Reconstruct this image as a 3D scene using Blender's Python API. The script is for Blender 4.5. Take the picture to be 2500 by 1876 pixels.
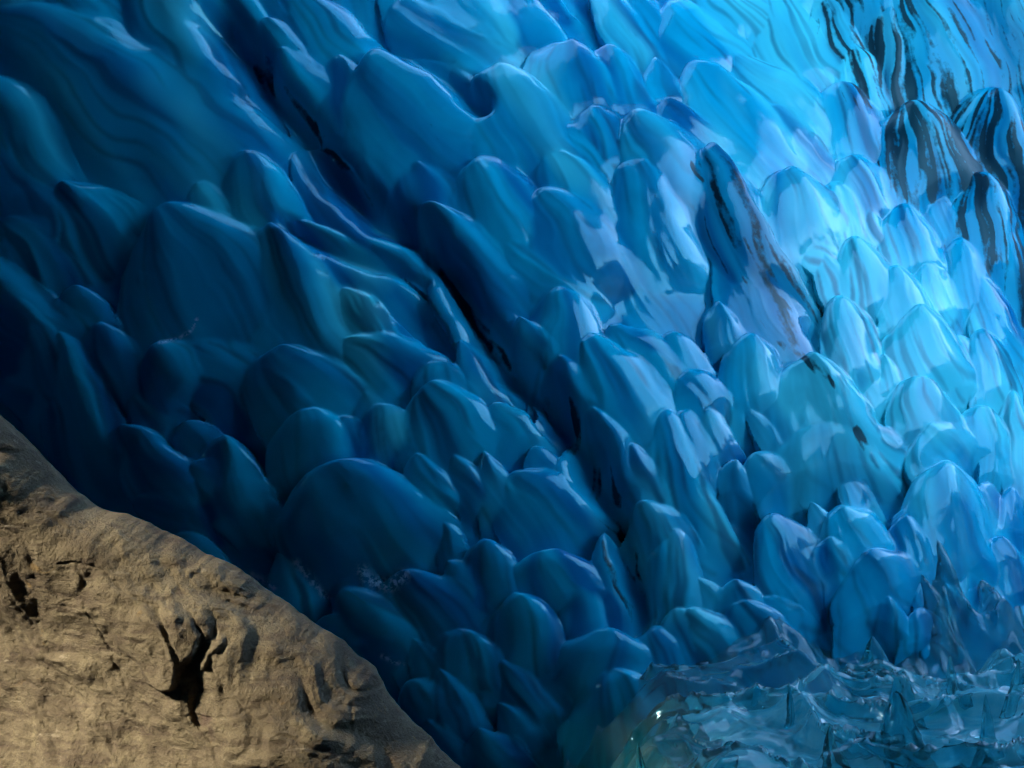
import bpy, math, random
import numpy as np
from mathutils import Vector

for o in list(bpy.data.objects):
    bpy.data.objects.remove(o, do_unlink=True)
sc = bpy.context.scene
COL = sc.collection
R = math.radians

# ------------------------------------------------------------------ camera
CAM_Y = -6.0
FPX = 2500 * 50.0 / 36.0            # focal length in photo pixels
cd = bpy.data.cameras.new('camera')
cd.lens = 50.0; cd.sensor_width = 36.0; cd.clip_end = 500.0; cd.clip_start = 0.05
cam = bpy.data.objects.new('camera', cd); COL.objects.link(cam)
cam.location = (0, CAM_Y, 0); cam.rotation_euler = (R(90), 0, 0)
sc.camera = cam

# ------------------------------------------------------------------ light
SUN = Vector((-0.72, -0.37, 0.60)).normalized()      # towards the sun
el = math.asin(SUN.z); az = math.atan2(SUN.x, SUN.y)
w = bpy.data.worlds.new('World'); sc.world = w; w.use_nodes = True
nt = w.node_tree; nt.nodes.clear()
sky = nt.nodes.new('ShaderNodeTexSky'); sky.sky_type = 'NISHITA'; sky.sun_disc = False
sky.sun_elevation = el; sky.sun_rotation = az; sky.air_density = 1.0; sky.dust_density = 0.3; sky.ozone_density = 0.0
bg = nt.nodes.new('ShaderNodeBackground'); bg.inputs['Strength'].default_value = 0.15
wo = nt.nodes.new('ShaderNodeOutputWorld')
nt.links.new(sky.outputs[0], bg.inputs[0]); nt.links.new(bg.outputs[0], wo.inputs[0])
sd = bpy.data.lights.new('sun', 'SUN'); sd.energy = 1.15; sd.angle = R(10.0); sd.color = (1.0, 0.93, 0.80)
so = bpy.data.objects.new('sun', sd); COL.objects.link(so)
so.rotation_euler = (-SUN).to_track_quat('-Z', 'Y').to_euler(); so.location = SUN * 30
vs = sc.view_settings
vs.view_transform = 'Standard'; vs.look = 'None'; vs.exposure = 3.62; vs.gamma = 1.0; vs.use_curve_mapping = False
cy = sc.cycles
cy.max_bounces = 7; cy.diffuse_bounces = 2; cy.glossy_bounces = 2; cy.transmission_bounces = 6
cy.use_adaptive_sampling = True; cy.adaptive_threshold = 0.025; cy.adaptive_min_samples = 16
cy.use_denoising = True
cy.use_light_tree = False
w.cycles.sampling_method = 'MANUAL'; w.cycles.sample_map_resolution = 256
cy.caustics_reflective = False
cy.sample_clamp_indirect = 3.0; cy.sample_clamp_direct = 6.0

# ------------------------------------------------------------------ helpers
rng = np.random.default_rng(7)

def hash2(ix, iy, seed):
    h = (ix.astype(np.int64) * 374761393 + iy.astype(np.int64) * 668265263 + seed * 982451653) & 0xFFFFFFFF
    h = ((h ^ (h >> 13)) * 1274126177) & 0xFFFFFFFF
    h = ((h ^ (h >> 16)) * 2246822519) & 0xFFFFFFFF
    return ((h ^ (h >> 15)) & 0xFFFFFF) / float(0xFFFFFF)

def vnoise(x, y, seed=0):
    ix = np.floor(x); iy = np.floor(y); fx = x - ix; fy = y - iy
    fx = fx * fx * fx * (fx * (fx * 6 - 15) + 10); fy = fy * fy * fy * (fy * (fy * 6 - 15) + 10)
    a = hash2(ix, iy, seed); b = hash2(ix + 1, iy, seed); c = hash2(ix, iy + 1, seed); d = hash2(ix + 1, iy + 1, seed)
    return (a + (b - a) * fx + (c - a) * fy + (a - b - c + d) * fx * fy) * 2 - 1

def fbm(x, y, seed=0, octv=4, gain=0.5, lac=2.03):
    s = 0; a = 1.0
    for k in range(octv):
        s = s + a * vnoise(x, y, seed + k * 17); x = x * lac + 3.7; y = y * lac - 1.9; a *= gain
    return s

def sstep(a, b, x):
    t = np.clip((x - a) / (b - a), 0, 1); return t * t * (3 - 2 * t)

def blur(a_, r):
    for ax_ in (0, 1):
        c = np.cumsum(np.pad(a_, [(r + 1, r) if i == ax_ else (0, 0) for i in (0, 1)], 'edge'), axis=ax_)
        n_ = a_.shape[ax_]; a_ = (np.take(c, np.arange(2 * r + 1, 2 * r + 1 + n_), axis=ax_) - np.take(c, np.arange(0, n_), axis=ax_)) / (2 * r + 1)
    return a_

def grid_normals(P):
    du = np.gradient(P, axis=1); dv = np.gradient(P, axis=0)
    n = np.cross(du, dv); n /= np.linalg.norm(n, axis=2, keepdims=True) + 1e-12
    return n

def mesh_np(name, verts, faces, mat, normals=None, attrs=None, smooth=True):
    me = bpy.data.meshes.new(name)
    nv, nf = len(verts), len(faces); k = faces.shape[1]
    me.vertices.add(nv); me.loops.add(nf * k); me.polygons.add(nf)
    me.vertices.foreach_set('co', np.ascontiguousarray(verts, np.float32).ravel())
    me.polygons.foreach_set('loop_start', np.arange(0, nf * k, k, dtype=np.int32))
    me.loops.foreach_set('vertex_index', np.ascontiguousarray(faces, np.int32).ravel())
    me.update(calc_edges=True)
    if smooth:
        me.polygons.foreach_set('use_smooth', np.ones(nf, bool))
    for an, (typ, arr) in (attrs or {}).items():
        at_ = me.attributes.new(an, typ, 'POINT')
        at_.data.foreach_set('vector' if typ == 'FLOAT_VECTOR' else 'value', np.ascontiguousarray(arr, np.float32).ravel())
    if normals is not None:
        at_ = me.attributes.new('custom_normal', 'FLOAT_VECTOR', 'POINT')
        at_.data.foreach_set('vector', np.ascontiguousarray(normals, np.float32).ravel())
    me.update()
    if mat: me.materials.append(mat)
    return me

def link(name, data, parent=None, **props):
    o = bpy.data.objects.new(name, data); COL.objects.link(o)
    if parent: o.parent = parent
    for k, v in props.items(): o[k] = v
    return o

def grid_faces(nr, nc, flip=False):
    i = np.arange(nr * nc, dtype=np.int32).reshape(nr, nc)
    q = np.stack([i[:-1, :-1], i[:-1, 1:], i[1:, 1:], i[1:, :-1]], -1).reshape(-1, 4)
    return q[:, ::-1] if flip else q

def sub_mesh(name, fsel, F, V, N, A, mat):
    f = F[fsel]; u, inv = np.unique(f, return_inverse=True)
    return mesh_np(name, V[u], inv.reshape(f.shape), mat, N[u], {k: (t, a[u]) for k, (t, a) in A.items()})

class NT:
    """small node-graph writer"""
    def __init__(s, name):
        s.m = bpy.data.materials.new(name); s.m.use_nodes = True
        s.t = s.m.node_tree; s.t.nodes.clear()
        s.out = s.t.nodes.new('ShaderNodeOutputMaterial')
    def n(s, typ, ins=None, **kw):
        nd = s.t.nodes.new('ShaderNode' + typ)
        for k, v in kw.items(): setattr(nd, k, v)
        for k, v in (ins or {}).items(): s.set(nd.inputs[k], v)
        return nd
    def set(s, sock, v):
        if isinstance(v, bpy.types.NodeSocket): s.t.links.new(v, sock)
        elif isinstance(v, bpy.types.Node): s.t.links.new(v.outputs[0], sock)
        else: sock.default_value = v
    def math(s, op, a, b=0.0, c=0.0, clamp=False):
        nd = s.t.nodes.new('ShaderNodeMath'); nd.operation = op; nd.use_clamp = clamp
        s.set(nd.inputs[0], a); s.set(nd.inputs[1], b); s.set(nd.inputs[2], c); return nd.outputs[0]
    def ramp(s, fac, stops, interp='LINEAR'):
        nd = s.t.nodes.new('ShaderNodeValToRGB'); cr = nd.color_ramp; cr.interpolation = interp
        while len(cr.elements) < len(stops): cr.elements.new(0.5)
        for e, (p, c) in zip(cr.elements, stops):
            e.position = p; e.color = (c, c, c, 1) if not isinstance(c, tuple) else (*c, 1)
        s.set(nd.inputs[0], fac); return nd.outputs[0]
    def mix(s, fac, a, b, blend='MIX'):
        nd = s.t.nodes.new('ShaderNodeMix'); nd.data_type = 'RGBA'; nd.blend_type = blend
        s.set(nd.inputs[0], fac); s.set(nd.inputs[6], a); s.set(nd.inputs[7], b); return nd.outputs[2]
    def noise(s, vec, scale, detail=3.0, rough=0.5, dist=0.0):
        return s.n('TexNoise', {'Vector': vec, 'Scale': scale, 'Detail': detail, 'Roughness': rough, 'Distortion': dist}).outputs[0]
    def attr(s, name):
        return s.n('Attribute', attribute_name=name)
    def vscale(s, vec, v):
        return s.n('VectorMath', {0: vec, 1: v}, operation='MULTIPLY').outputs[0]

# ------------------------------------------------------------------ the ice wall's base surface (metres, y away from camera)
EX, EZ = 0.77, 0.64
# its slope grows towards a band that faces the light, then falls again: the far upper right corner stands steep
_E = np.linspace(-8, 14, 4401)
_SL = np.interp(_E, [-8, 0.0, 0.8, 3.5, 4.0, 4.9, 6.5, 14], [-0.12, -0.06, 0.14, 0.95, 0.95, 0.32, 0.25, 0.25])
_Y = np.concatenate([[0], np.cumsum(0.5 * (_SL[1:] + _SL[:-1]) * np.diff(_E))]); _Y -= np.interp(2.0, _E, _Y)
def base_y(x, z):
    return np.interp(EX * x + EZ * z + 2.0, _E, _Y)

def at(px, py):
    """where the sight line of a photo point meets the base surface"""
    dx = (px - 1250.0) / FPX; dz = (938.0 - py) / FPX; t = 6.0
    for _ in range(40):
        t = 0.5 * t + 0.5 * (base_y(dx * t, dz * t) - CAM_Y)
    return dx * t, dz * t, t

# ------------------------------------------------------------------ materials
def ice_material():
    g = NT('glacier_ice')
    fan = g.attr('fan').outputs['Vector']
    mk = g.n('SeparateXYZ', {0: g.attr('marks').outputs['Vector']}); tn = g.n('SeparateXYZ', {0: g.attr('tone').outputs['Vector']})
    dirt, clear, glint = mk.outputs[0], mk.outputs[1], mk.outputs[2]
    b1, cloud_lit, line = tn.outputs[0], tn.outputs[1], tn.outputs[2]
    pos = g.n('TexCoord').outputs['Object']
    bd = g.n('SeparateXYZ', {0: fan}); thin, sed = bd.outputs[0], bd.outputs[1]     # thin bands fanning out from each lobe's tip
    fine = g.noise(pos, 30.0, 2.0, 0.6)
    col = g.mix(g.ramp(b1, [(0.18, 0.0), (0.74, 1.0)]), ICE_A, ICE_B)
    col = g.mix(g.ramp(cloud_lit, [(0.50, 0.0), (0.85, 0.8)]), col, ICE_C)  # bubble clouds, plus brightness of the upper right put into the colour
    col = g.mix(g.math('MULTIPLY', thin, 0.70), col, ICE_D)
    col = g.mix(g.math('MULTIPLY', line, 0.45), col, ICE_D)
    col = g.mix(g.math('MULTIPLY', clear, 0.55), col, g.mix(b1, (0.003, 0.085, 0.17, 1), (0.010, 0.25, 0.40, 1)))   # clear ice
    dmask = g.math('ADD', g.math('MULTIPLY', sed, 0.72), g.math('MULTIPLY', fine, 0.28))
    dm = g.math('ADD', g.math('MULTIPLY', g.math('SUBTRACT', g.math('MULTIPLY', dirt, 0.62), dmask), 6.5), 0.5, clamp=True)
    col = g.mix(g.math('MULTIPLY', dm, 0.93), col, (0.004, 0.010, 0.018, 1))                                         # black sediment
    glint_fac = g.math('MULTIPLY', glint, g.ramp(g.noise(pos, 48.0, 3.0, 0.7), [(0.44, 0.0), (0.56, 1.0)]))
    col = g.mix(glint_fac, col, (0.45, 0.80, 0.98, 1))  # pale glints painted as colour
    rough = g.math('ADD', g.math('ADD', 0.05, g.math('MULTIPLY', cloud_lit, 0.08)), g.math('ADD', g.math('MULTIPLY', dm, 0.25), g.math('MULTIPLY', glint_fac, 0.5)), clamp=True)
    p = g.n('BsdfPrincipled', {'Base Color': col, 'Roughness': rough, 'IOR': 1.40, 'Specular IOR Level': g.math('SUBTRACT', 0.42, g.math('MULTIPLY', clear, 0.25)), 'Specular Tint': (0.18, 0.92, 1.0, 1),
                               'Normal': g.attr('scatter_normal').outputs['Vector'], 'Coat Weight': g.math('MULTIPLY', 0.10, g.math('SUBTRACT', 1.0, g.math('MULTIPLY', dm, 0.7))), 'Coat Roughness': g.math('ADD', 0.05, g.math('MULTIPLY', glint_fac, 0.4)), 'Coat IOR': 1.42})
    g.t.links.new(p.outputs[0], g.out.inputs[0])
    return g.m
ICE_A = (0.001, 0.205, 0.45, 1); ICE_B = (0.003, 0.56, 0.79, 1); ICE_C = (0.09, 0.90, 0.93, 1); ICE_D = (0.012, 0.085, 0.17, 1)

def clear_ice_material():
    g = NT('clear_ice')
    pos = g.n('TexCoord').outputs['Object']
    n1 = g.noise(pos, 7.0, 3.0, 0.55, 0.6)
    tint = g.mix(g.ramp(n1, [(0.35, 0.0), (0.7, 1.0)]), (0.04, 0.62, 0.74, 1), (0.40, 0.96, 0.98, 1))
    p = g.n('BsdfPrincipled', {'Base Color': tint, 'Roughness': 0.03, 'IOR': 1.31, 'Transmission Weight': 0.87, 'Specular Tint': (0.5, 0.9, 1.0, 1)})
    g.t.links.new(p.outputs[0], g.out.inputs[0])
    return g.m

def bed_material():
    g = NT('stream_bed_stone')
    pos = g.n('TexCoord').outputs['Object']
    c = g.mix(g.ramp(g.noise(pos, 5.0, 4.0, 0.6, 0.3), [(0.35, 0.0), (0.65, 1.0)]), (0.08, 0.50, 0.60, 1), (0.62, 0.72, 0.72, 1))
    p = g.n('BsdfPrincipled', {'Base Color': c, 'Roughness': 0.6})
    g.t.links.new(p.outputs[0], g.out.inputs[0])
    return g.m

def rock_material():
    g = NT('weathered_rock')
    pos = g.n('TexCoord').outputs['Object']
    fol = g.n('Mapping', {'Vector': pos, 'Rotation': (0, R(-39), 0), 'Scale': (0.8, 2.0, 5.0)}).outputs[0]
    big = g.noise(pos, 3.2, 5.0, 0.6, 0.6)
    grain = g.noise(pos, 120.0, 3.0, 0.75)
    mid = g.noise(pos, 19.0, 5.0, 0.65, 0.3)
    band = g.noise(fol, 6.0, 6.0, 0.62, 0.4)
    col = g.mix(g.ramp(big, [(0.3, 0.0), (0.7, 1.0)]), (0.085, 0.061, 0.034, 1), (0.20, 0.156, 0.086, 1))
    col = g.mix(g.ramp(band, [(0.36, 0.75), (0.52, 0.0), (1.0, 0.0)]), col, (0.07, 0.047, 0.028, 1))
    col = g.mix(g.ramp(mid, [(0.55, 0.0), (0.75, 0.6)]), col, (0.25, 0.20, 0.105, 1))
    col = g.mix(g.ramp(g.noise(pos, 7.0, 3.0, 0.5, 0.2), [(0.66, 0.0), (0.72, 0.7)]), col, (0.09, 0.053, 0.037, 1))
    col = g.mix(g.ramp(g.noise(fol, 15.0, 4.0, 0.6, 0.2), [(0.62, 0.0), (0.74, 0.6)]), col, (0.30, 0.245, 0.16, 1))
    col = g.mix(g.ramp(g.noise(pos, 11.0, 3.0, 0.5, 1.0), [(0.68, 0.0), (0.76, 0.55)]), col, (0.26, 0.155, 0.045, 1))
    col = g.mix(g.ramp(grain, [(0.3, 0.55), (0.5, 0.0), (1.0, 0.0)]), col, (0.045, 0.037, 0.024, 1))
    h = g.math('ADD', g.math('MULTIPLY', mid, 0.5), g.math('ADD', g.math('MULTIPLY', grain, 0.42), g.math('MULTIPLY', band, 0.6)))
    bump = g.n('Bump', {'Strength': 0.85, 'Distance': 0.022, 'Height': h})
    p = g.n('BsdfPrincipled', {'Base Color': col, 'Roughness': 0.85, 'Normal': bump.outputs[0], 'Specular IOR Level': 0.25})
    g.t.links.new(p.outputs[0], g.out.inputs[0])
    return g.m

M_ICE = ice_material(); M_CLEAR = clear_ice_material(); M_ROCK = rock_material(); M_BED = bed_material()

# ------------------------------------------------------------------ lobes read off the photograph, in enlarged crops of it
# crop origin, then (tip x, tip y, foot x, foot y, half width, height factor, pointedness, clear, dirt)
CROPS = {
 (0, 0): [
  (-80,60,1320,1010,400,.6),(-150,420,150,1150,280,.8),(330,1150,650,1490,215),(70,1210,430,1480,140),(30,1345,330,1720,150,.9),
  (10,1400,60,1800,110),(1270,1150,1400,1400,150,.8),(1000,1290,1450,2100,450,.5),(1540,900,1740,1430,215,.9),(1850,1360,2250,1900,190),
  (1670,1370,1830,2200,295,.9),(1900,795,2350,1500,165,.8),(1640,140,1900,450,150,.8),(1740,310,1980,620,170,.8),(1300,-250,1540,270,150,.7),
  (1830,-100,2150,340,200,.8),(2130,285,2230,830,150,.9),(960,20,1150,420,170,.6),(200,-150,500,300,330,.5)],
 (825, 0): [
  (150,305,650,980,400,.7),(420,410,780,850,190,.5),(930,408,1200,1020,330,.8),(350,30,850,420,220,.6),(790,150,1030,390,80,.7,1),
  (1400,225,1480,650,270,.7),(1650,265,1800,690,200,.7),(1600,-150,1930,360,150,.8),(1800,-60,2150,340,150,.8),(2050,10,2350,400,230,.8),
  (1990,325,2060,610,110,.9),(2180,365,2700,1060,250,.85),(1590,665,1750,1020,190,.8),(1420,780,1700,1150,200,.6),(1340,935,1500,1420,250,.7),
  (860,1000,1100,1580,255,.9),(1240,1200,1520,1700,290,.8),(1830,950,1950,1540,260,.9),(600,995,760,1230,115,.7,1),(450,1020,640,1430,170,.8),
  (500,1290,950,1900,250,.9,1),(120,930,330,1480,120,.6),(-50,1100,350,1510,110,.6),(160,1475,520,1700,100,.8),(980,1530,1500,1900,180,.8),
  (1080,-50,1200,280,180,.5),(2010,620,2330,1000,170,.9,0,.2)],
 (1650, 0): [
  (520,690,900,1130,175,.7),(280,340,900,900,230,.45),(980,500,1150,1000,215,.7),(1400,605,1560,1170,330,.9,0,.15,.85),(1100,290,1180,650,140,.6,0,0,.55),
  (1950,500,1950,1080,270,.8,0,.5,.8),(2080,900,2090,1070,85,.9,0,.5,.7),(1990,1035,2080,1240,110,.9,0,.5,.8),(1840,1060,1960,1680,255,.9,0,.3,.72),
  (1010,970,1230,1340,220,.8),(640,1055,850,1500,290,.8),(950,1130,1100,1530,165,.7),(1150,1280,1260,1550,110,.8),(1400,1265,1480,1660,200,.8,0,0,.25),
  (1600,1258,1700,1510,140,.7),(1120,1510,1250,1870,180,.9),(1740,1480,1900,1920,180,.9),(230,1040,480,1250,90,.7),(320,1150,640,1500,120,.6),
  (720,1485,1000,1660,150,.6),(900,-50,1080,440,130,.6,0,0,.6),(1280,-80,1300,590,120,.6,0,.5,.82),(1480,-80,1500,590,100,.6,0,.5,.82),
  (1900,-200,1950,480,400,.3,0,.8,.45),(560,-50,800,520,220,.4),(300,1480,560,2250,210,.5,0,.35,.3)],
 (0, 620): [
  (830,70,1150,430,150,.9,1),(130,268,330,930,155,.9),(450,170,560,470,140,.8),(600,400,720,830,155,.8),(700,430,860,760,100,.8,1),(960,565,1200,870,200,.9),
  (1120,580,1500,900,175,.7),(1660,620,1950,1020,260,.9),(390,480,550,1200,190,.8),(720,1015,1120,1600,175,.9),(1880,980,2000,1320,225,.9),
  (2030,1295,2250,1830,380,.75),(1380,1150,1450,1650,200,.8,0,.4),(1150,1080,1300,1260,115,.7),(1180,1340,1500,1660,170,.7),(1640,1560,1780,1720,70,.7),
  (800,1500,1230,1720,110,.8),(-100,250,50,720,130,.8),(0,750,250,940,110,.6),(850,840,1080,1110,130,.5)],
 (825, 620): [
  (-20,190,120,640,165,.9),(560,60,740,340,120,.9),(1400,180,1480,720,210,.9),(1150,380,1270,690,150,1.0,1),(1530,420,1850,1100,240,.9),(1700,420,2000,820,190,.6),
  (1900,560,2050,920,150,.6),(2060,470,2200,820,150,.6),(1350,610,1450,970,185,.9),(1560,920,1680,1420,200,.9),(1590,800,1880,1160,165,.6),(2040,970,2150,1620,190,.8),
  (1800,1165,1950,1560,155,.9),(1880,1515,1990,1820,200,.9),(940,350,1080,540,110,.7,1),(470,840,760,1270,240,.8),(540,700,650,920,160,.6,0,.4),(210,970,330,1270,160,.8),
  (50,870,200,1110,90,.8),(420,1050,500,1310,110,.8),(480,1310,640,1600,130,1.0),(720,1290,900,1590,110,1.0),(930,1240,1070,1620,125,.9,1),(1120,1360,1350,1720,240,.5),
  (-60,1030,100,1290,130,.8),(410,1545,600,1750,120,.7,1),(-40,560,300,870,240,.7),(2110,760,2200,960,90,.7),(950,20,1150,260,160,.6),(1130,30,1450,340,150,.7)],
 (1650, 620): [
  (1330,60,1420,410,195,.9),(1010,255,1150,720,190,.9),(1420,300,1600,760,270,.9),(1560,40,1680,370,150,.7),(1880,120,2080,580,170,.8),(1930,450,2030,870,165,.9,0,0,.3),
  (1680,640,1780,860,130,.9),(1320,640,1370,860,90,1.1,1),(1540,770,1560,1100,245,.9),(240,280,300,590,130,1.0),(420,490,480,920,190,.9),(740,610,880,1110,320,1.0),
  (900,1030,950,1350,320,.6,0,.6),(1190,1065,1400,1270,100,.9),(1130,1170,1250,1360,110,.9),(1540,1060,1680,1310,215,.8),(1930,930,1930,1270,180,.9),(2100,850,2190,1530,155,1.1),
  (1990,1170,2000,1420,118,.9),(1600,1275,1700,1920,295,.95),(2070,1470,2130,1720,100,.9),(400,1270,380,1500,90,1.1,0,.6),(480,1245,650,1460,135,.8,0,.4),(0,760,180,1020,160,.8),
  (170,1000,330,1250,110,.8),(0,1010,170,1420,150,.7),(400,930,750,1360,60,.9,1,.3),(870,1560,930,1800,80,.8,1),(1390,1620,1430,1720,70,.8)],
 (825, 1236): [
  (660,80,740,310,80,.9,1),(900,195,1000,620,160,.9),(690,290,850,620,130,.8,1),(1300,290,1350,580,250,.7),(1470,380,1530,740,120,1.0,1),(1080,555,1200,1000,225,.95),
  (770,745,780,1120,225,.7),(900,830,1000,1220,130,.6,1),(1030,945,1200,1340,140,1.0,1),(1300,950,1270,1310,150,.5),(1680,940,1760,1750,315,1.0,0,.2,.2),(1720,715,1650,1110,310,.7,0,.5),
  (1930,740,2030,1220,195,.7,0,.3),(2120,660,2205,1020,150,.8),(640,1040,800,1420,130,.8,1),(450,860,620,1110,100,.8,1),(40,470,400,920,150,.9),(1000,1210,1170,1480,110,.9,1),
  (860,1380,1000,1680,130,.8,1,.4),(1060,1440,1120,1600,60,.9,1,.5),(1420,1300,1450,1500,80,.7,0,.4),(1500,1510,1640,1660,150,.8,0,.6),(2090,100,2100,620,170,.8),(1640,150,1800,640,120,.7,1,.5,.5),
  (350,350,650,920,280,.5,0,.3)],
 (1650, 1236): [
  (970,-15,1150,340,225,.9),(1390,28,1500,430,150,1.0),(920,185,960,420,138,1.1),(1120,300,1250,580,290,.8),(2000,138,2080,560,195,1.0),(1500,430,1620,590,115,.8),
  (340,405,420,660,130,.9,0,.5),(120,430,280,640,85,.8,1,.5),(370,595,480,900,185,.9,0,.5),(30,665,200,1020,195,.8,0,.3),(1280,540,1250,740,195,.8,0,.4),(1500,615,1560,820,155,.8,0,.3),
  (560,20,800,520,200,.5),(1790,330,1780,620,115,.9,0,.4),(1980,560,2050,840,150,.7,0,.4),(2200,480,2230,800,130,.8,0,.3)],
}
ZS = 850.0 / 2205.0
rows = []
for (ox, oy), L in CROPS.items():
    for r in L:
        ax, ay, bx, by, hw, *rest = r
        rest = list(rest) + [None] * (4 - len(rest))
        H, pt, cl, di = rest
        rows.append([ox + ax * ZS, oy + ay * ZS, ox + bx * ZS, oy + by * ZS, hw * ZS, 0.8 if H is None else H, pt or 0, cl or 0, di or 0, 1])
# lobes between and beyond the ones read off: smaller, lower, along the same flow
rr = random.Random(5)
cand = 0; fill = []
while len(fill) < 105 and cand < 6000:
    cand += 1
    x = rr.uniform(-420, 2950); y = rr.uniform(-420, 2150)
    inside = -20 < x < 2520 and -20 < y < 1890
    if inside and (y > 1240 + 0.55 * x or (y > 1560 and x > 1650)): continue
    hw = rr.uniform(34, 62) if inside else rr.uniform(70, 120)
    if any((x - f[0]) ** 2 + (y - f[1]) ** 2 < (1.5 * (hw + f[4]) * 0.5 + 30) ** 2 for f in fill): continue
    if any((x - f[0]) ** 2 + (y - f[1]) ** 2 < (0.55 * (hw + f[4])) ** 2 for f in rows): continue
    ln = hw * rr.uniform(2.2, 3.4); a = R(rr.uniform(50, 72))
    fill.append([x, y, x + ln * math.cos(a), y + ln * math.sin(a), hw, rr.uniform(.45, .7) if inside else .8, rr.random() < .3, 0, 0, 0])
rows += fill
# the jutting shelf of clear ice, upper centre right, and its broken foot: (photo px / 2212)
for r in [(1500,315,1612,575,66,.85,0,.8,.50), (1352,232,1470,430,92,1.0,0,.2,0), (1560,345,1640,520,40,1.0,1,.2,0)]:
    q_ = [v * 2500 / 2212 for v in r[:5]]
    rows.append(q_ + list(r[5:]) + [2 if r[0] == 1500 else 1])

# ------------------------------------------------------------------ ice wall height field
DX = 0.0056                                          # fine where the camera looks, coarser beyond
xs = np.concatenate([np.arange(-3.35, -2.45, 0.02), np.arange(-2.45, 3.35, DX), np.arange(3.35, 4.25, 0.02)])
zs = np.concatenate([np.arange(-2.15, -1.72, 0.02), np.arange(-1.72, 2.42, DX), np.arange(2.42, 3.05, 0.02)])
GX, GZ = np.meshgrid(xs, zs)
nz, nx = GX.shape
# organic wander of every outline
WX = GX + 0.030 * fbm(GX * 2.6, GZ * 2.6, 11, 3) + 0.003 * fbm(GX * 11, GZ * 11, 13, 2)
WZ = GZ + 0.030 * fbm(GX * 2.6, GZ * 2.6, 12, 3) + 0.003 * fbm(GX * 11, GZ * 11, 14, 2)
HGT = np.zeros_like(GX); LID = np.full(GX.shape, -1, np.int32)
fl_a = (GX * 0.57 - GZ * 0.82); fl_b = (GX * 0.82 + GZ * 0.57)
FAN = np.stack([fl_b / 0.30, fl_a / 0.55, np.zeros_like(GX)], -1)
MARK = np.zeros(GX.shape + (3,))
DSP = np.array([-0.22, -0.80, 0.55]); DSP /= np.linalg.norm(DSP)
SK = 0.010
HGT += -0.06 + 0.03 * fbm(fl_b * 1.6, fl_a * 0.8, 21, 3)
lrng = np.random.default_rng(3)
FADE = np.full(GX.shape, 0.6)
for k, (ax, ay, bx, by, hw, H, pt, cl, di, main) in enumerate(rows):
    rb = None
    if main == 2: rb = 0.80
    x1, z1, t1 = at(ax, ay); x2, z2, t2 = at(bx, by)
    W = hw / FPX * t1 * 1.32
    vx, vz = x2 - x1, z2 - z1; Ln = math.hypot(vx, vz); ux, uz = vx / Ln, vz / Ln
    Hm = (1.25 if main == 2 else 0.58) * W * H * (1 if main else .8)
    Hm = min(Hm, 0.7 if main == 2 else 0.5)
    x1 -= 0.70 * Hm * DSP[0]; z1 -= 0.70 * Hm * DSP[2]
    rad = Ln * 1.9 + W * 1.5
    i0, i1 = np.searchsorted(xs, [x1 - rad, x1 + rad]); j0, j1 = np.searchsorted(zs, [z1 - rad, z1 + rad])
    if i1 <= i0 + 2 or j1 <= j0 + 2: continue
    px = WX[j0:j1, i0:i1] - x1; pz = WZ[j0:j1, i0:i1] - z1
    a = (px * ux + pz * uz) / Ln; b = -px * uz + pz * ux          # b > 0: the upper right flank
    bend = lrng.uniform(-.10, .16)
    b = b - bend * W * (a * a) * 1.2
    t = np.clip(a / 0.85, 0, 1)
    pw = 0.86 if pt else 0.53
    ww = W * (1 - (1 - t) ** 2.1) ** pw * (1 + 0.45 * np.clip(a - .85, 0, 1)) + 1e-5
    b0 = (lrng.uniform(0.22, 0.55) if rb is None else rb) * ww
    q = np.clip(np.where(b > b0, (b - b0) / (ww - b0), (b0 - b) / (ww + b0)), 0, 1.0); u = np.clip(b / ww, -1.3, 1.3)
    kk = np.where(b > b0, 0.74, 0.80)
    cv = lrng.uniform(0.0, 0.5)
    dome = (1 - q ** np.where(b > b0, 1.9, 1.85)) ** kk
    dome = np.where(b > b0, dome, (1 - cv) * dome + cv * (1 - q) ** 1.35)
    sh = np.clip(a / 0.16, 0, 1); rnd = np.sqrt(np.clip(1 - (1 - sh) ** 2, 0, 1)) * (0.80 + 0.20 * sstep(0.05, .45, a))
    tail = 1 - np.clip((a - .12) / 1.75, 0, 1) ** 1.15
    gr = 0
    for m_ in range(5):
        f_ = lrng.uniform(2.0, 11.0); gr = gr + np.cos(u * f_ + lrng.uniform(0, 6.28) + a * lrng.uniform(-1.2, 1.2)) / (1 + 0.35 * f_)
    h = Hm * dome * rnd * tail * (1 + 0.055 * gr)
    h = h - 0.16 * sstep(0.9, 1.87, a)
    h = np.where((a > 0) & (dome > 0.002), h, -0.2)
    old = HGT[j0:j1, i0:i1].copy()
    sk = 0.003 + (0.012 + 0.13 * W) * sstep(0.1, 1.0, a + 0.55 * u - 0.1)
    d = np.clip(0.5 + 0.5 * (h - old) / sk, 0, 1)
    HGT[j0:j1, i0:i1] = old + (h - old) * d + sk * d * (1 - d)
    win = (h > old) & (a > 0)
    LID[j0:j1, i0:i1][win] = k
    seed = lrng.uniform(0, 40)
    FADE[j0:j1, i0:i1][win] = (np.clip(ww / DX / 16 - 0.25, 0, 1) * np.clip(0.20 / W, 0.3, 1))[win]
    FAN[j0:j1, i0:i1][win] = np.stack([u * np.clip(2.6 * W, 0.22, 1.3), a * (0.5 + 1.2 * Ln), np.full_like(u, seed)], -1)[win]
    MARK[j0:j1, i0:i1][win] = (di, cl, 0)
# faint relief everywhere
HGT += 0.003 * fbm(fl_b * 7, fl_a * 2.5, 31, 2) + 0.010 * fbm(fl_b * 3, fl_a * 1.4, 33, 2)

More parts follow.
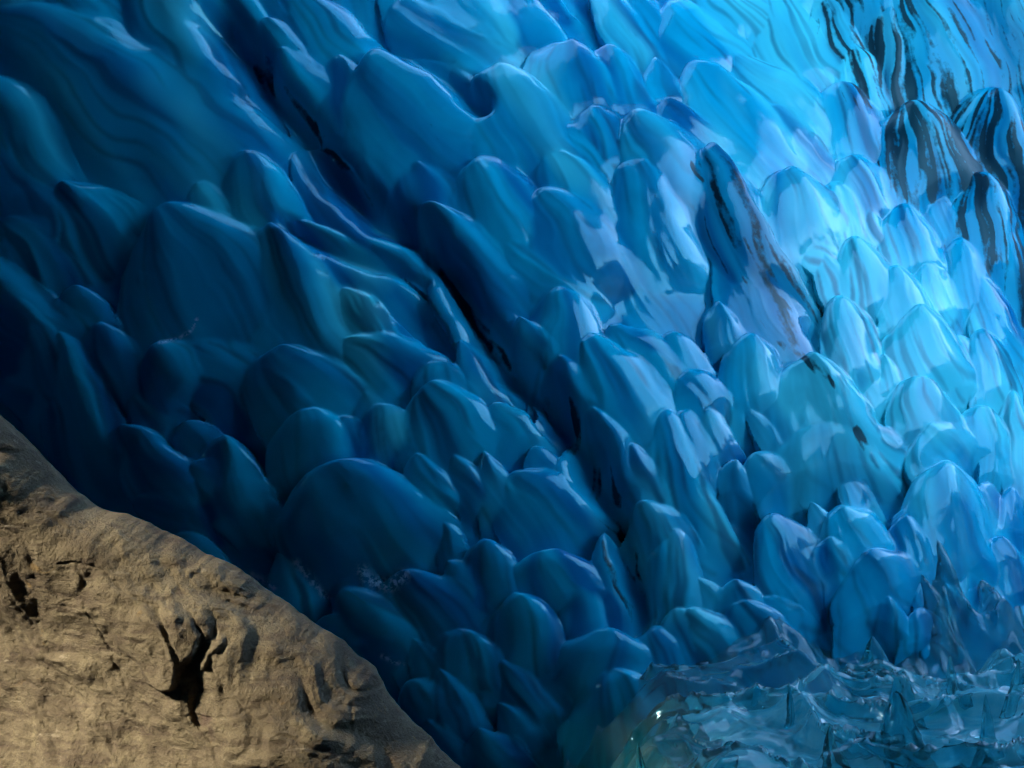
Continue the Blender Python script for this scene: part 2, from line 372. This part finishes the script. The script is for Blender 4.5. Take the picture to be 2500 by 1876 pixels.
# long melt seams running down the flow
def seam(pts, wd, depth):
    pts = [at(x_ * 2500 / 2212, y_ * 2500 / 2212) for x_, y_ in pts]; best = np.full(GX.shape, 1e9)
    for (xa, za, _), (xb, zb, _) in zip(pts[:-1], pts[1:]):
        l2 = (xb - xa) ** 2 + (zb - za) ** 2; t_ = np.clip(((WX - xa) * (xb - xa) + (WZ - za) * (zb - za)) / l2, 0, 1)
        best = np.minimum(best, np.hypot(WX - xa - t_ * (xb - xa), WZ - za - t_ * (zb - za)))
    g_ = np.exp(-(best / wd) ** 2); global HGT
    HGT = HGT * (1 - 0.75 * g_) - depth * g_
seam([(470,60),(560,170),(650,270),(730,380),(820,470),(900,520),(980,610),(1040,720),(1100,800)], 0.075, 0.10)
seam([(1100,800),(1190,880),(1260,960),(1310,1080),(1360,1210),(1385,1330)], 0.065, 0.11)
seam([(840,100),(960,170),(1060,260)], 0.05, 0.05)
seam([(640,500),(760,560),(900,620)], 0.04, 0.04)
# banding tone: streaks along the fans, bubble clouds with upper-right brightness painted in, thin sheets cut by the bulges
FW = FAN.copy()
FW[..., 0] += 0.11 * fbm(GX * 3, GZ * 3, 35, 2); FW[..., 1] += 0.10 * fbm(GX * 4, GZ * 4, 36, 3)
b1n = 0.5 + 0.42 * FADE * fbm(FW[..., 0] * 4.0 + FW[..., 2] * 7, FW[..., 1] * 0.6 + FW[..., 2] * 3, 37, 2)
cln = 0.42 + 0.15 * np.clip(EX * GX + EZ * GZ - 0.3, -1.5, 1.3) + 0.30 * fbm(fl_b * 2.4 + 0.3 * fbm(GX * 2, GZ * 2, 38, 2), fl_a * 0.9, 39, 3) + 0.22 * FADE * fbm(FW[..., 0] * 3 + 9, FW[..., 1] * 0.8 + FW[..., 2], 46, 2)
thn = fbm(FW[..., 0] * 13.0 + FW[..., 2] * 3, FW[..., 1] * 0.6 + FW[..., 2] * 5, 43, 2)
thn = FADE * (1 - sstep(-0.62, -0.34, thn)) * (0.25 + 0.75 * sstep(-.3, .5, fbm(GX * 2.5, GZ * 2.5, 44, 2)))
sed = 0.5 + 0.42 * fbm(FW[..., 0] * 19.0 + FW[..., 2] * 2, FW[..., 1] * 1.3, 45, 3)
BAND = np.stack([thn, sed, np.zeros_like(sed)], -1)
lay = HGT * 7 + FW[..., 0] * 2.0 + 0.7 * fbm(fl_b * 2.0, fl_a * 0.9, 40, 2)
lay = np.abs(lay - np.round(lay))
lin = FADE * (1 - sstep(0.02, 0.11, lay)) * sstep(0.10, 0.6, fbm(GX * 1.6, GZ * 1.6, 42, 3)) * sstep(-1.0, 0.6, EX * GX + EZ * GZ)
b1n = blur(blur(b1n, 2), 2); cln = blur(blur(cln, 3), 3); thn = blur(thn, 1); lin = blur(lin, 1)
BAND[..., 0] = thn; BAND[..., 1] = blur(sed, 1)
MARK[..., 0] = blur(blur(MARK[..., 0], 4), 4); MARK[..., 1] = blur(blur(MARK[..., 1], 5), 5)
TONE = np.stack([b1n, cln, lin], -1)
rg_ = 1 - np.abs(fbm(FW[..., 0] * 5.0 + FW[..., 2] * 2, FW[..., 1] * 0.8 + FW[..., 2], 47, 2))
rg_ = blur(FADE * np.clip(rg_, 0, 1) ** 3, 1)                        # thin flutes running down each lobe
HGT += 0.006 * (b1n - 0.5) + 0.0035 * rg_

# sediment streaks and painted white glints, placed by eye from the photograph
def px_of():
    Y = base_y(GX, GZ) + HGT * DSP[1]; t = Y - CAM_Y
    return 1250 + (GX + HGT * DSP[0]) / t * FPX, 938 - (GZ + HGT * DSP[2]) / t * FPX
PX, PY = px_of()
def stroke(pts, wd, val, ch):
    pts = np.array(pts, float) * (2500 / 2212.0); best = np.full(GX.shape, 1e9)
    for (xa, ya), (xb, yb) in zip(pts[:-1], pts[1:]):
        l2 = (xb - xa) ** 2 + (yb - ya) ** 2; tt = np.clip(((PX - xa) * (xb - xa) + (PY - ya) * (yb - ya)) / l2, 0, 1)
        best = np.minimum(best, np.hypot(PX - xa - tt * (xb - xa), PY - ya - tt * (yb - ya)))
    wv = val * np.exp(-(best / (wd * 1.13)) ** 2)
    MARK[..., ch] = np.maximum(MARK[..., ch], wv)
for pts, wd, val in [
    ([(1790,-20),(1880,110),(1960,230)], 60, .58), ([(2010,180),(2100,260),(2212,300)], 80, .60), ([(2060,330),(2130,430),(2212,520)], 60, .58), ([(2000,0),(2100,100),(2212,200)], 90, .52),
    ([(1610,520),(1660,600),(1690,680),(1715,740)], 26, .86), ([(1500,360),(1560,430),(1600,500)], 18, .74),
    ([(1830,0),(1850,120),(1860,210)], 40, .78), ([(1945,0),(1950,110),(1965,200)], 45, .9), ([(2060,30),(2100,110),(2110,190)], 40, .72),
    ([(2085,340),(2125,440),(2150,560)], 26, .95), ([(2205,330),(2160,400),(2090,390)], 40, .95), ([(2040,330),(2010,420)], 24, .8),
    ([(1230,900),(1290,1010),(1320,1100),(1360,1200)], 40, .70), ([(1180,870),(1240,980)], 24, .62), ([(1360,1230),(1380,1300)], 36, .70),
    ([(960,600),(1030,700),(1090,790)], 34, .64), ([(560,150),(640,240),(700,300)], 36, .60), ([(700,300),(780,420),(860,490)], 30, .60),
    ([(1690,740),(1760,790),(1800,830)], 16, .78), ([(1850,930),(1870,970)], 12, .8), ([(930,270),(960,330)], 4, .8)]:
    stroke(pts, wd, val, 0)

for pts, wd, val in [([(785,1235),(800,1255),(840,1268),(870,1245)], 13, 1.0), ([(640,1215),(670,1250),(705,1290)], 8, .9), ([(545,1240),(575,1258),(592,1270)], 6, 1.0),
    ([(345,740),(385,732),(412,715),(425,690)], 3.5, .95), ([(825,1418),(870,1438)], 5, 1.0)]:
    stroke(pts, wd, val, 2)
BY = base_y(GX, GZ)
P = np.stack([GX + HGT * DSP[0], BY + HGT * DSP[1], GZ + HGT * DSP[2]], -1)
N = grid_normals(P)                                  # faces the camera
HS = blur(blur(blur(HGT, 6), 6), 6)
NSM = grid_normals(np.stack([GX + HS * DSP[0], BY + HS * DSP[1], GZ + HS * DSP[2]], -1))
SN = 0.2 * NSM + 0.8 * N; SN /= np.linalg.norm(SN, axis=2, keepdims=True)
V = P.reshape(-1, 3); NN = N.reshape(-1, 3)
F = grid_faces(nz, nx)
lid_f = LID.reshape(-1)[F].max(axis=1)
def pieces(mm):
    lab = np.where(mm, np.arange(1, mm.size + 1).reshape(mm.shape), 0).astype(np.int64); big = mm.size + 2
    while True:
        old_ = lab
        for ax_ in (0, 1):
            for fl in (False, True):
                l_ = np.flip(lab, ax_) if fl else lab; m2 = np.flip(mm, ax_) if fl else mm
                sg = np.cumsum(~m2, axis=ax_) * big
                l_ = np.where(m2, np.maximum.accumulate(l_ + sg, axis=ax_) - sg, 0)
                lab = np.flip(l_, ax_) if fl else l_
        if (lab == old_).all(): return lab
lg = lid_f.reshape(nz - 1, nx - 1); nid = 10000
for u in np.unique(lg[lg >= 0]):                       # keep each lobe one connected piece
    m_ = lg == u; jj = np.nonzero(m_.any(1))[0]; ii = np.nonzero(m_.any(0))[0]; sl = (slice(jj[0], jj[-1] + 1), slice(ii[0], ii[-1] + 1))
    lab = pieces(m_[sl]); ids, cnt = np.unique(lab[lab > 0], return_counts=True)
    for q_ in ids[cnt != cnt.max()]:
        n_ = (lab == q_).sum(); lg[sl][lab == q_] = (nid if n_ > 900 else -1); nid += n_ > 900
lid_f = lg.reshape(-1)
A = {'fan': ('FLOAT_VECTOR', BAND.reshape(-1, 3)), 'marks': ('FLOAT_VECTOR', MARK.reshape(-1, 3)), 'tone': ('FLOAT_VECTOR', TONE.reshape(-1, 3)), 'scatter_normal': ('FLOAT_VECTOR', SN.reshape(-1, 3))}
wall = link('ice_wall', None, label='deep blue glacier ice wall of overlapping scalloped lobes', category='ice wall', kind='thing')
order = np.argsort(lid_f, kind='stable'); ls = lid_f[order]
uniq, st = np.unique(ls, return_index=True); st = list(st) + [len(ls)]
for i, u in enumerate(uniq):
    sel = order[st[i]:st[i + 1]]
    if u < 0:
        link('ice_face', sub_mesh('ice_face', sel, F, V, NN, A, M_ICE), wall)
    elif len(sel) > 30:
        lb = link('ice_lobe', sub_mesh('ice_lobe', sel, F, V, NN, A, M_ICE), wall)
        if u >= len(rows): continue
        if rows[u][8] >= 0.7: lb['label'] = 'ice lobe striped with black sediment'
        elif rows[u][7] >= 0.8: lb['label'] = 'dark clear ice shelf jutting from the wall'
        elif rows[u][7] >= 0.5: lb['label'] = 'darker clear ice lobe'
    else:
        link('ice_ridge', sub_mesh('ice_ridge', sel, F, V, NN, A, M_ICE), wall)

# ------------------------------------------------------------------ unseen slabs added round the wall to block sky and sun; ground
def shell_material():
    g = NT('shell_ice')
    pos = g.n('TexCoord').outputs['Object']
    c = g.mix(g.noise(pos, 0.9, 5.0, 0.6, 0.4), (0.012, 0.055, 0.10, 1), (0.035, 0.14, 0.23, 1))
    bump = g.n('Bump', {'Strength': 0.6, 'Distance': 0.1, 'Height': g.noise(pos, 3.0, 4.0)})
    p = g.n('BsdfPrincipled', {'Base Color': c, 'Roughness': 0.4, 'IOR': 1.31, 'Normal': bump.outputs[0]})
    g.t.links.new(p.outputs[0], g.out.inputs[0]); return g.m
M_SHELL = shell_material()
def slab(name, lo, hi, mat, amp=0.12, step=0.45, **props):
    lo = np.array(lo, float); hi = np.array(hi, float); vs_, fs_ = [], []; n0 = 0
    for ax_ in range(3):
        for side in (0, 1):
            u_, v_ = [(1, 2), (2, 0), (0, 1)][ax_]
            nu = max(2, int((hi[u_] - lo[u_]) / step) + 1); nv_ = max(2, int((hi[v_] - lo[v_]) / step) + 1)
            g1, g2 = np.meshgrid(np.linspace(lo[u_], hi[u_], nu), np.linspace(lo[v_], hi[v_], nv_))
            p = np.zeros(g1.shape + (3,)); p[..., u_] = g1; p[..., v_] = g2; p[..., ax_] = hi[ax_] if side else lo[ax_]
            p = p.reshape(-1, 3)
            d = np.stack([fbm(p[:, 0] * .7 + p[:, 2] * .31, p[:, 1] * .7 - p[:, 2] * .4, 90 + k, 3) for k in range(3)], -1)
            vs_.append(p + amp * d); fs_.append(grid_faces(nv_, nu, side == 0) + n0); n0 += len(p)
    return link(name, mesh_np(name, np.concatenate(vs_), np.concatenate(fs_), mat), None, kind='structure', **props)
slab('shade_roof', (-4.2, -10.5, 4.1), (-0.9, 3.2, 8.0), M_SHELL)  # added blocker: keeps sun and sky off the left ice
slab('shade_wall_left', (-3.9, -2.67, -2.6), (-3.55, 3.6, 4.2), M_SHELL, 0.05)  # added blocker, with the next three framing a gap for the sun
slab('shade_wall_near', (-3.9, -10.5, -2.6), (-3.55, -4.25, 4.2), M_SHELL, 0.05)
slab('shade_lintel', (-3.88, -4.3, 2.0), (-3.57, -2.62, 4.2), M_SHELL, 0.04)
slab('shade_sill', (-3.88, -4.3, -2.6), (-3.57, -2.62, 0.1), M_SHELL, 0.04)
# added unseen tunnel along the sun direction: lets sun in, hides the sky
def light_tunnel(lo, hi, length, th):
    vs_, fs_ = [], []
    for e in (0.0, length):
        sh_ = np.array(SUN) / -SUN.x * e
        for g_ in (0.0, th):
            for (yy, zz) in ((lo[0] - g_, lo[1] - g_), (hi[0] + g_, lo[1] - g_), (hi[0] + g_, hi[1] + g_), (lo[0] - g_, hi[1] + g_)):
                vs_.append((-3.75 + sh_[0], yy + sh_[1], zz + sh_[2]))
    for k in range(4):
        n = (k + 1) % 4
        fs_ += [(k, n, 8 + n, 8 + k), (4 + n, 4 + k, 12 + k, 12 + n), (k, 4 + k, 4 + n, n), (8 + k, 8 + n, 12 + n, 12 + k)]
    link('sun_tunnel', mesh_np('sun_tunnel', np.array(vs_), np.array(fs_), M_SHELL, smooth=False), None, kind='structure')
light_tunnel((-4.22, 0.15), (-2.7, 1.97), 4.0, 0.4)
slab('shade_back', (-4.2, 3.3, -2.6), (-0.9, 4.1, 4.9), M_SHELL)
slab('shade_wall_behind', (-4.2, -11.2, -2.6), (5.2, -10.4, 4.3), M_SHELL)  # added behind the camera to stop frontal sky light
slab('shade_wall_right', (4.4, -10.6, -2.6), (5.2, -1.3, 4.3), M_SHELL)  # added to narrow the sky light from the right
slab('shade_roof_right', (2.7, -1.0, 4.2), (5.2, 3.6, 4.9), M_SHELL)  # added to shade the upper right corner
slab('shade_roof_near', (-0.95, -10.5, 4.15), (5.2, -0.9, 4.95), M_SHELL)
slab('horizon_block', (13.0, -14.0, -2.6), (16.0, 26.0, 4.6), M_SHELL, 0.9, 1.2)  # added unseen slabs, here and below, that cut the horizon glow
slab('horizon_block_far', (-8.0, 15.0, -2.6), (13.5, 18.0, 5.2), M_SHELL, 0.9, 1.2)
gm = mesh_np('ground', np.array([(-150, -150, -2.5), (150, -150, -2.5), (150, 150, -2.5), (-150, 150, -2.5)]), np.array([[0, 1, 2, 3]]), M_SHELL)
link('ground', gm, None, kind='structure')

# ------------------------------------------------------------------ rock outcrop in front, lower left
BND = np.array([(-330,560),(-200,700),(-90,800),(0,882),(60,945),(120,1000),(165,1045),(230,1090),(320,1130),(350,1150),(440,1180),(520,1215),(600,1280),(700,1345),
                (760,1385),(800,1420),(860,1500),(930,1570),(1000,1645),(1080,1740),(1170,1850),(1300,2010)], float) * (2500 / 2212.0)
RD = 4.2                                              # metres from the camera to the rock's rim
bx = (BND[:, 0] - 1250) / FPX * RD; bz = (938 - BND[:, 1]) / FPX * RD
cum = np.concatenate([[0], np.cumsum(np.hypot(np.diff(bx), np.diff(bz)))])
NTT, NS = 640, 470
tt = np.linspace(0, cum[-1], NTT)
Bx = np.interp(tt, cum, bx); Bz = np.interp(tt, cum, bz)
kern = np.hanning(15); kern /= kern.sum()
Bx = np.convolve(np.pad(Bx, 7, 'edge'), kern, 'valid'); Bz = np.convolve(np.pad(Bz, 7, 'edge'), kern, 'valid')
rim = 0.012 * fbm(tt * 7, tt * 0, 41, 5)
Bx += rim * .6; Bz += rim * .8
ss = np.concatenate([np.linspace(-0.5, 0, 40, endpoint=False), 1.75 * np.linspace(0, 1, NS - 40) ** 1.25])
S, T = np.meshgrid(ss, tt, indexing='ij')
sp = np.maximum(S, 0); sn = np.maximum(-S, 0)
RXg = Bx[None, :] - 0.66 * sp * 1.0 - 0.18 * sn; RZg = Bz[None, :] - 0.75 * sp - 0.30 * sn
rel = 0.34 * np.sqrt(np.clip(1 - (1 - np.clip(sp / 0.42, 0, 1)) ** 2, 0, 1)) + 0.05 * sp - 1.3 * sn
rel += 0.42 * (RXg + 0.6) * sstep(0.0, 0.5, sp) - 0.10 * (RZg + 0.6) * sstep(0.0, 0.5, sp)
# broken relief: slabs along the foliation, facets, pits
fa = RXg * 0.78 - RZg * 0.62; fb = RXg * 0.62 + RZg * 0.78
wa = fa + 0.10 * fbm(RXg * 3, RZg * 3, 51, 3); wb = fb + 0.10 * fbm(RXg * 3, RZg * 3, 52, 3)
def facets(x, y, seed):
    best = np.full(x.shape, -1e9); ix = np.floor(x); iy = np.floor(y)
    for dx in (-1, 0, 1):
        for dy in (-1, 0, 1):
            cx = ix + dx; cyy = iy + dy
            hx = cx + hash2(cx, cyy, seed); hy = cyy + hash2(cx, cyy, seed + 1)
            gx = hash2(cx, cyy, seed + 2) - .5; gy = hash2(cx, cyy, seed + 3) - .5
            v = -((x - hx) ** 2 + (y - hy) ** 2) * 0.55 + gx * (x - hx) + gy * (y - hy) + 0.7 * hash2(cx, cyy, seed + 4)
            best = np.maximum(best, v)
    return best
rel += 0.13 * facets(wa * 1.15 + 0.35, wb * 2.3, 64) + 0.034 * facets(wa * 3.4, wb * 6.5, 61) + 0.010 * facets(wa * 11, wb * 17, 71)
st_ = wb * 6.5 + 0.6 * fbm(wa * 1.1, wb * 1.1, 58, 3); fr_ = st_ - np.floor(st_)
rel += 0.026 * (fr_ * (1 - sstep(0.86, 1.0, fr_))) * sstep(-0.25, 0.35, fbm(wa * 1.3, wb * 2.6, 59, 3))      # bedding steps along the slope
rel += 0.020 * fbm(wa * 2.6, wb * 6.5, 62, 5) + 0.012 * np.abs(fbm(wa * 3.3, wb * 8, 63, 4))
rel += 0.0045 * fbm(RXg * 26, RZg * 26, 55, 4) + 0.006 * np.abs(fbm(wa * 5, wb * 14, 57, 3))
edge_in = sstep(0.0, 0.10, sp)
RID = np.zeros(S.shape, np.int32)
def rpx(p):                                            # photo point -> rock plane
    p = np.array(p, float) * (2500 / 2212.0); d = RD - 0.55
    return (p[:, 0] - 1250) / FPX * d, (938 - p[:, 1]) / FPX * d
def poly_sd(poly, X, Z):
    qx, qz = rpx(poly); n = len(qx); inside = np.zeros(X.shape, bool); dmin = np.full(X.shape, 1e9)
    for i in range(n):
        xa, za, xb, zb = qx[i], qz[i], qx[(i + 1) % n], qz[(i + 1) % n]
        c = ((za > Z) != (zb > Z)) & (X < (xb - xa) * (Z - za) / (zb - za + 1e-12) + xa); inside ^= c
        l2 = (xb - xa) ** 2 + (zb - za) ** 2; t_ = np.clip(((X - xa) * (xb - xa) + (Z - za) * (zb - za)) / l2, 0, 1)
        dmin = np.minimum(dmin, np.hypot(X - xa - t_ * (xb - xa), Z - za - t_ * (zb - za)))
    return np.where(inside, dmin, -dmin)
jx = RXg + 0.010 * fbm(RXg * 16, RZg * 16, 81, 3) + 0.012 * facets(RXg * 9, RZg * 9, 83); jz = RZg + 0.010 * fbm(RXg * 16, RZg * 16, 82, 3) + 0.012 * facets(RXg * 9, RZg * 9, 87)
LEDGES = [  # outline, the two ends of the rise (low -> high), height
  ([(130,1130),(260,1160),(372,1190),(384,1225),(365,1262),(335,1272),(230,1215),(120,1170)], (150,1120), (380,1245), 0.125),
  ([(140,1270),(250,1300),(330,1330),(392,1395),(372,1440),(348,1470),(340,1520),(300,1535),(275,1525),(215,1440),(150,1360),(100,1290)], (130,1270), (345,1490), 0.17),
  ([(330,1300),(385,1330),(418,1380),(422,1405),(400,1410),(372,1385),(335,1340)], (335,1300), (420,1405), 0.12),
  ([(385,1395),(450,1405),(452,1425),(420,1450),(415,1480),(388,1485),(372,1440)], (370,1400), (440,1450), 0.10),
  ([(560,1600),(620,1570),(740,1590),(830,1640),(900,1720),(700,1720),(560,1700)], (820,1700), (600,1585), 0.05)]
push = np.zeros_like(rel)
for li, (poly, lo, hi, amp) in enumerate(LEDGES):
    sdv = poly_sd(poly, jx, jz); (lx, hx_), (lz, hz_) = rpx([lo, hi])
    ramp_ = np.clip(((RXg - lx) * (hx_ - lx) + (RZg - lz) * (hz_ - lz)) / ((hx_ - lx) ** 2 + (hz_ - lz) ** 2), 0, 1.1)
    amp = amp * 0.30
    add = amp * ramp_ ** 1.1 * sstep(-0.010, 0.018, sdv)
    win = (add > push) & (sdv > 0) & (ramp_ > 0.25)
    RID[win] = li + 1
    push = np.maximum(push, add)
    # hollow just beyond the broken edge
    push -= 0.008 * amp / 0.12 * np.clip(ramp_ - .55, 0, 1) * 2 * np.exp(-((sdv + 0.02) / 0.022) ** 2) * (sdv < 0.004)
CRACKS = [[(120,1330),(128,1375),(165,1430),(180,1470),(205,1540)], [(60,1240),(150,1260),(260,1330),(300,1345)], [(0,1130),(60,1160),(120,1180)], [(180,1430),(240,1480),(290,1535),(330,1540)],
          [(370,1570),(430,1590),(480,1580),(520,1565)], [(430,1340),(520,1360),(640,1370),(660,1400),(740,1520)], [(480,1540),(560,1600),(700,1650)], [(735,1570),(742,1610)], [(95,1250),(110,1290)], [(20,1560),(80,1600),(90,1650)]]
for c in CRACKS:
    qx, qz = rpx(c); dmin = np.full(S.shape, 1e9); jj = 0.010
    for i in range(len(qx) - 1):
        l2 = (qx[i + 1] - qx[i]) ** 2 + (qz[i + 1] - qz[i]) ** 2
        t_ = np.clip(((jx - qx[i]) * (qx[i + 1] - qx[i]) + (jz - qz[i]) * (qz[i + 1] - qz[i])) / l2, 0, 1)
        dmin = np.minimum(dmin, np.hypot(jx - qx[i] - t_ * (qx[i + 1] - qx[i]), jz - qz[i] - t_ * (qz[i + 1] - qz[i])))
    push -= 0.006 * np.exp(-(dmin / 0.004) ** 2)
rel_t = rel + push * edge_in
ROCK_Y = CAM_Y + RD
RP = np.stack([RXg + 0.18 * push, ROCK_Y - rel_t, RZg - 0.06 * push], -1)
RN = grid_normals(RP)
if RN[200, 300, 1] > 0: RN = -RN; rflip = True
else: rflip = False
RV = RP.reshape(-1, 3); RNN = RN.reshape(-1, 3); RF = grid_faces(NS, NTT, rflip)
rid_f = RID.reshape(-1)[RF].max(axis=1)
rg = rid_f.reshape(NS - 1, NTT - 1)
for i in range(1, len(LEDGES) + 1):                    # keep each ledge one connected piece
    m_ = rg == i
    if not m_.any(): continue
    jj, ii = np.nonzero(m_); j0, j1, i0, i1 = jj.min(), jj.max() + 1, ii.min(), ii.max() + 1
    mm = m_[j0:j1, i0:i1]; lab = np.where(mm, np.arange(1, mm.size + 1).reshape(mm.shape), 0)
    while True:
        new = lab.copy()
        new[1:] = np.maximum(new[1:], lab[:-1]); new[:-1] = np.maximum(new[:-1], lab[1:])
        new[:, 1:] = np.maximum(new[:, 1:], lab[:, :-1]); new[:, :-1] = np.maximum(new[:, :-1], lab[:, 1:])
        new = np.where(mm, new, 0)
        if (new == lab).all(): break
        lab = new
    ids, cnt = np.unique(lab[lab > 0], return_counts=True)
    rg[j0:j1, i0:i1][mm & (lab != ids[cnt.argmax()])] = 0
rid_f = rg.reshape(-1)
rock = link('rock_outcrop', None, label='tan weathered rock outcrop sloping down in front of the ice', category='rock', kind='thing')
for i in range(len(LEDGES) + 1):
    sel = np.nonzero(rid_f == i)[0]
    if len(sel): link('rock_face' if i == 0 else 'rock_ledge', sub_mesh('rock', sel, RF, RV, RNN, {}, M_ROCK), rock)

# ------------------------------------------------------------------ clear ice floor, lower right
FZ = -1.15
def floor_h(QX, QY):
    wx_ = QX + 0.09 * fbm(QX * 2.2, QY * 2.2, 101, 3); wy_ = QY + 0.09 * fbm(QX * 2.2, QY * 2.2, 102, 3)
    rid = 1 - np.abs(fbm(wx_ * 2.2, wy_ * 3.0, 103, 2)); rid2 = 1 - np.abs(fbm(wx_ * 6, wy_ * 7.5, 104, 2))
    h = 0.12 * rid ** 2 + 0.022 * rid2 ** 3 + 0.045 * facets(wx_ * 4, wy_ * 4.5, 107) - 0.11
    h = h + 0.50 * sstep(-0.7, 0.9, QY + 0.25 * fbm(QX * 1.7, QY * 1.7, 108, 2)) * (0.55 + 1.3 * fbm(QX * 1.9, QY * 1.5, 109, 3))
    lf = 0.56 + 0.10 * fbm(QY * 2.5, QY * 0, 106, 3)
    return h - 1.6 * np.maximum(lf - QX, 0) ** 1.2
fx = np.arange(0.05, 4.3, 0.0095); fy = np.arange(-2.6, 1.7, 0.0105)
QX, QY = np.meshgrid(fx, fy)
QP = np.stack([QX, QY, FZ + floor_h(QX, QY)], -1)
fn = grid_normals(QP)
link('ice_floor', mesh_np('ice_floor', QP.reshape(-1, 3), grid_faces(*QX.shape), M_CLEAR, fn.reshape(-1, 3)), None, kind='structure')
# pebbly bed seen through it
bxs = np.arange(0.72, 4.4, 0.03); bys = np.arange(-3.0, 2.0, 0.03)
PX_, PY_ = np.meshgrid(bxs, bys)
PH = FZ - 0.30 + 0.10 * facets(PX_ * 4, PY_ * 4, 111) + 0.05 * fbm(PX_ * 3, PY_ * 3, 112, 3)
BP = np.stack([PX_, PY_, PH], -1)
link('stream_bed', mesh_np('stream_bed', BP.reshape(-1, 3), grid_faces(*PX_.shape), M_BED), None, kind='structure')

# ------------------------------------------------------------------ clear ice spikes standing on the floor
def spike(tip, foot_x, hw, y, seed, round_, label, squash=0.8):
    ox, oy = 1650, 1236
    d = y - CAM_Y
    tx = (ox + tip[0] * ZS - 1250) / FPX * d; tz = (938 - oy - tip[1] * ZS) / FPX * d
    bx_ = (ox + foot_x * ZS - 1250) / FPX * d; W = hw * ZS / FPX * d
    bz_ = FZ + float(floor_h(np.array([[bx_]]), np.array([[y]]))[0, 0]) - 0.10
    nr, nc = 46, 56
    t = np.linspace(0, 1, nr)[:, None]; th = np.linspace(0, 2 * np.pi, nc, endpoint=False)[None, :]
    r = W * (t ** round_) * (1 + 0.16 * np.cos(th * 3 + seed) + 0.09 * np.cos(th * 5 + 2.1 * seed + 2 * t) + 0.05 * fbm(th * 3 + t * 0, t * 5 + seed, seed, 3) + 0.0 * t)
    r = r * (1 + 0.10 * fbm(t * 6 + th * 0, th * 1.2 + seed, seed + 3, 3))
    cx = tx + (bx_ - tx) * t ** 1.25 + 0.04 * W * np.sin(t * 7 + seed); cz = tz + (bz_ - tz) * t
    vx_ = cx + r * np.cos(th); vy_ = y + squash * r * np.sin(th); vz_ = cz + 0 * th
    Vv = np.stack([vx_, vy_, vz_], -1).reshape(-1, 3)
    i = np.arange(nr * nc).reshape(nr, nc); j = np.roll(i, -1, axis=1)
    Ff = np.stack([i[:-1], i[1:], j[1:], j[:-1]], -1).reshape(-1, 4)
    top = Vv[:nc].mean(0); Vv[:nc] = top + (Vv[:nc] - top) * 0.02
    bot = len(Vv); Vv = np.concatenate([Vv, [[bx_, y, bz_ - 0.02]]])
    cap = np.array([(i[-1, k], bot, j[-1, k], j[-1, k]) for k in range(nc)])
    me = bpy.data.meshes.new('ice_spike')
    me.from_pydata(Vv.tolist(), [], Ff.tolist() + [c[:3].tolist() for c in cap]); me.update()
    me.polygons.foreach_set('use_smooth', np.ones(len(me.polygons), bool)); me.materials.append(M_CLEAR)
    link('ice_spike', me, None, label=label, category='ice spike', group='clear ice spikes on the floor')
SPIKES = [
 ((1390,1170), 1460, 185, -1.45, 1, .62, 'tallest clear ice spike, broad and glassy, at the bottom edge'),
 ((970,1390), 1015, 100, -1.52, 2, .85, 'slender pointed clear ice spike left of the tallest one'),
 ((1735,945), 1785, 50, -0.60, 3, .55, 'thin leaning ice post behind and right of the tallest spike'),
 ((2175,960), 2130, 75, -0.80, 4, .9, 'dark pointed ice spike at the right edge of the picture'),
 ((1255,822), 1290, 185, -0.12, 5, .8, 'wide tent shaped clear ice peak at the back of the floor'),
 ((1420,1068), 1440, 115, -0.75, 6, .42, 'rounded clear ice dome just behind the tallest spike'),
 ((-245,1490), -150, 75, -1.42, 7, .85, 'small sharp ice spike at the bottom, left end of the floor'),
 ((715,1110), 745, 45, -0.95, 8, .8, 'little ice thorn near the middle of the rippled floor'),
 ((1940,1560), 1970, 130, -1.55, 9, .40, 'low glossy ice lump in the bottom right corner'),
 ((350,1485), 340, 105, -1.42, 10, .40, 'squat clear ice knob at the left of the rippled floor'),
 ((1965,1190), 1990, 60, -1.05, 11, .7, 'short stubby ice spike right of the tallest one')]
for sp_ in SPIKES: spike(*sp_)
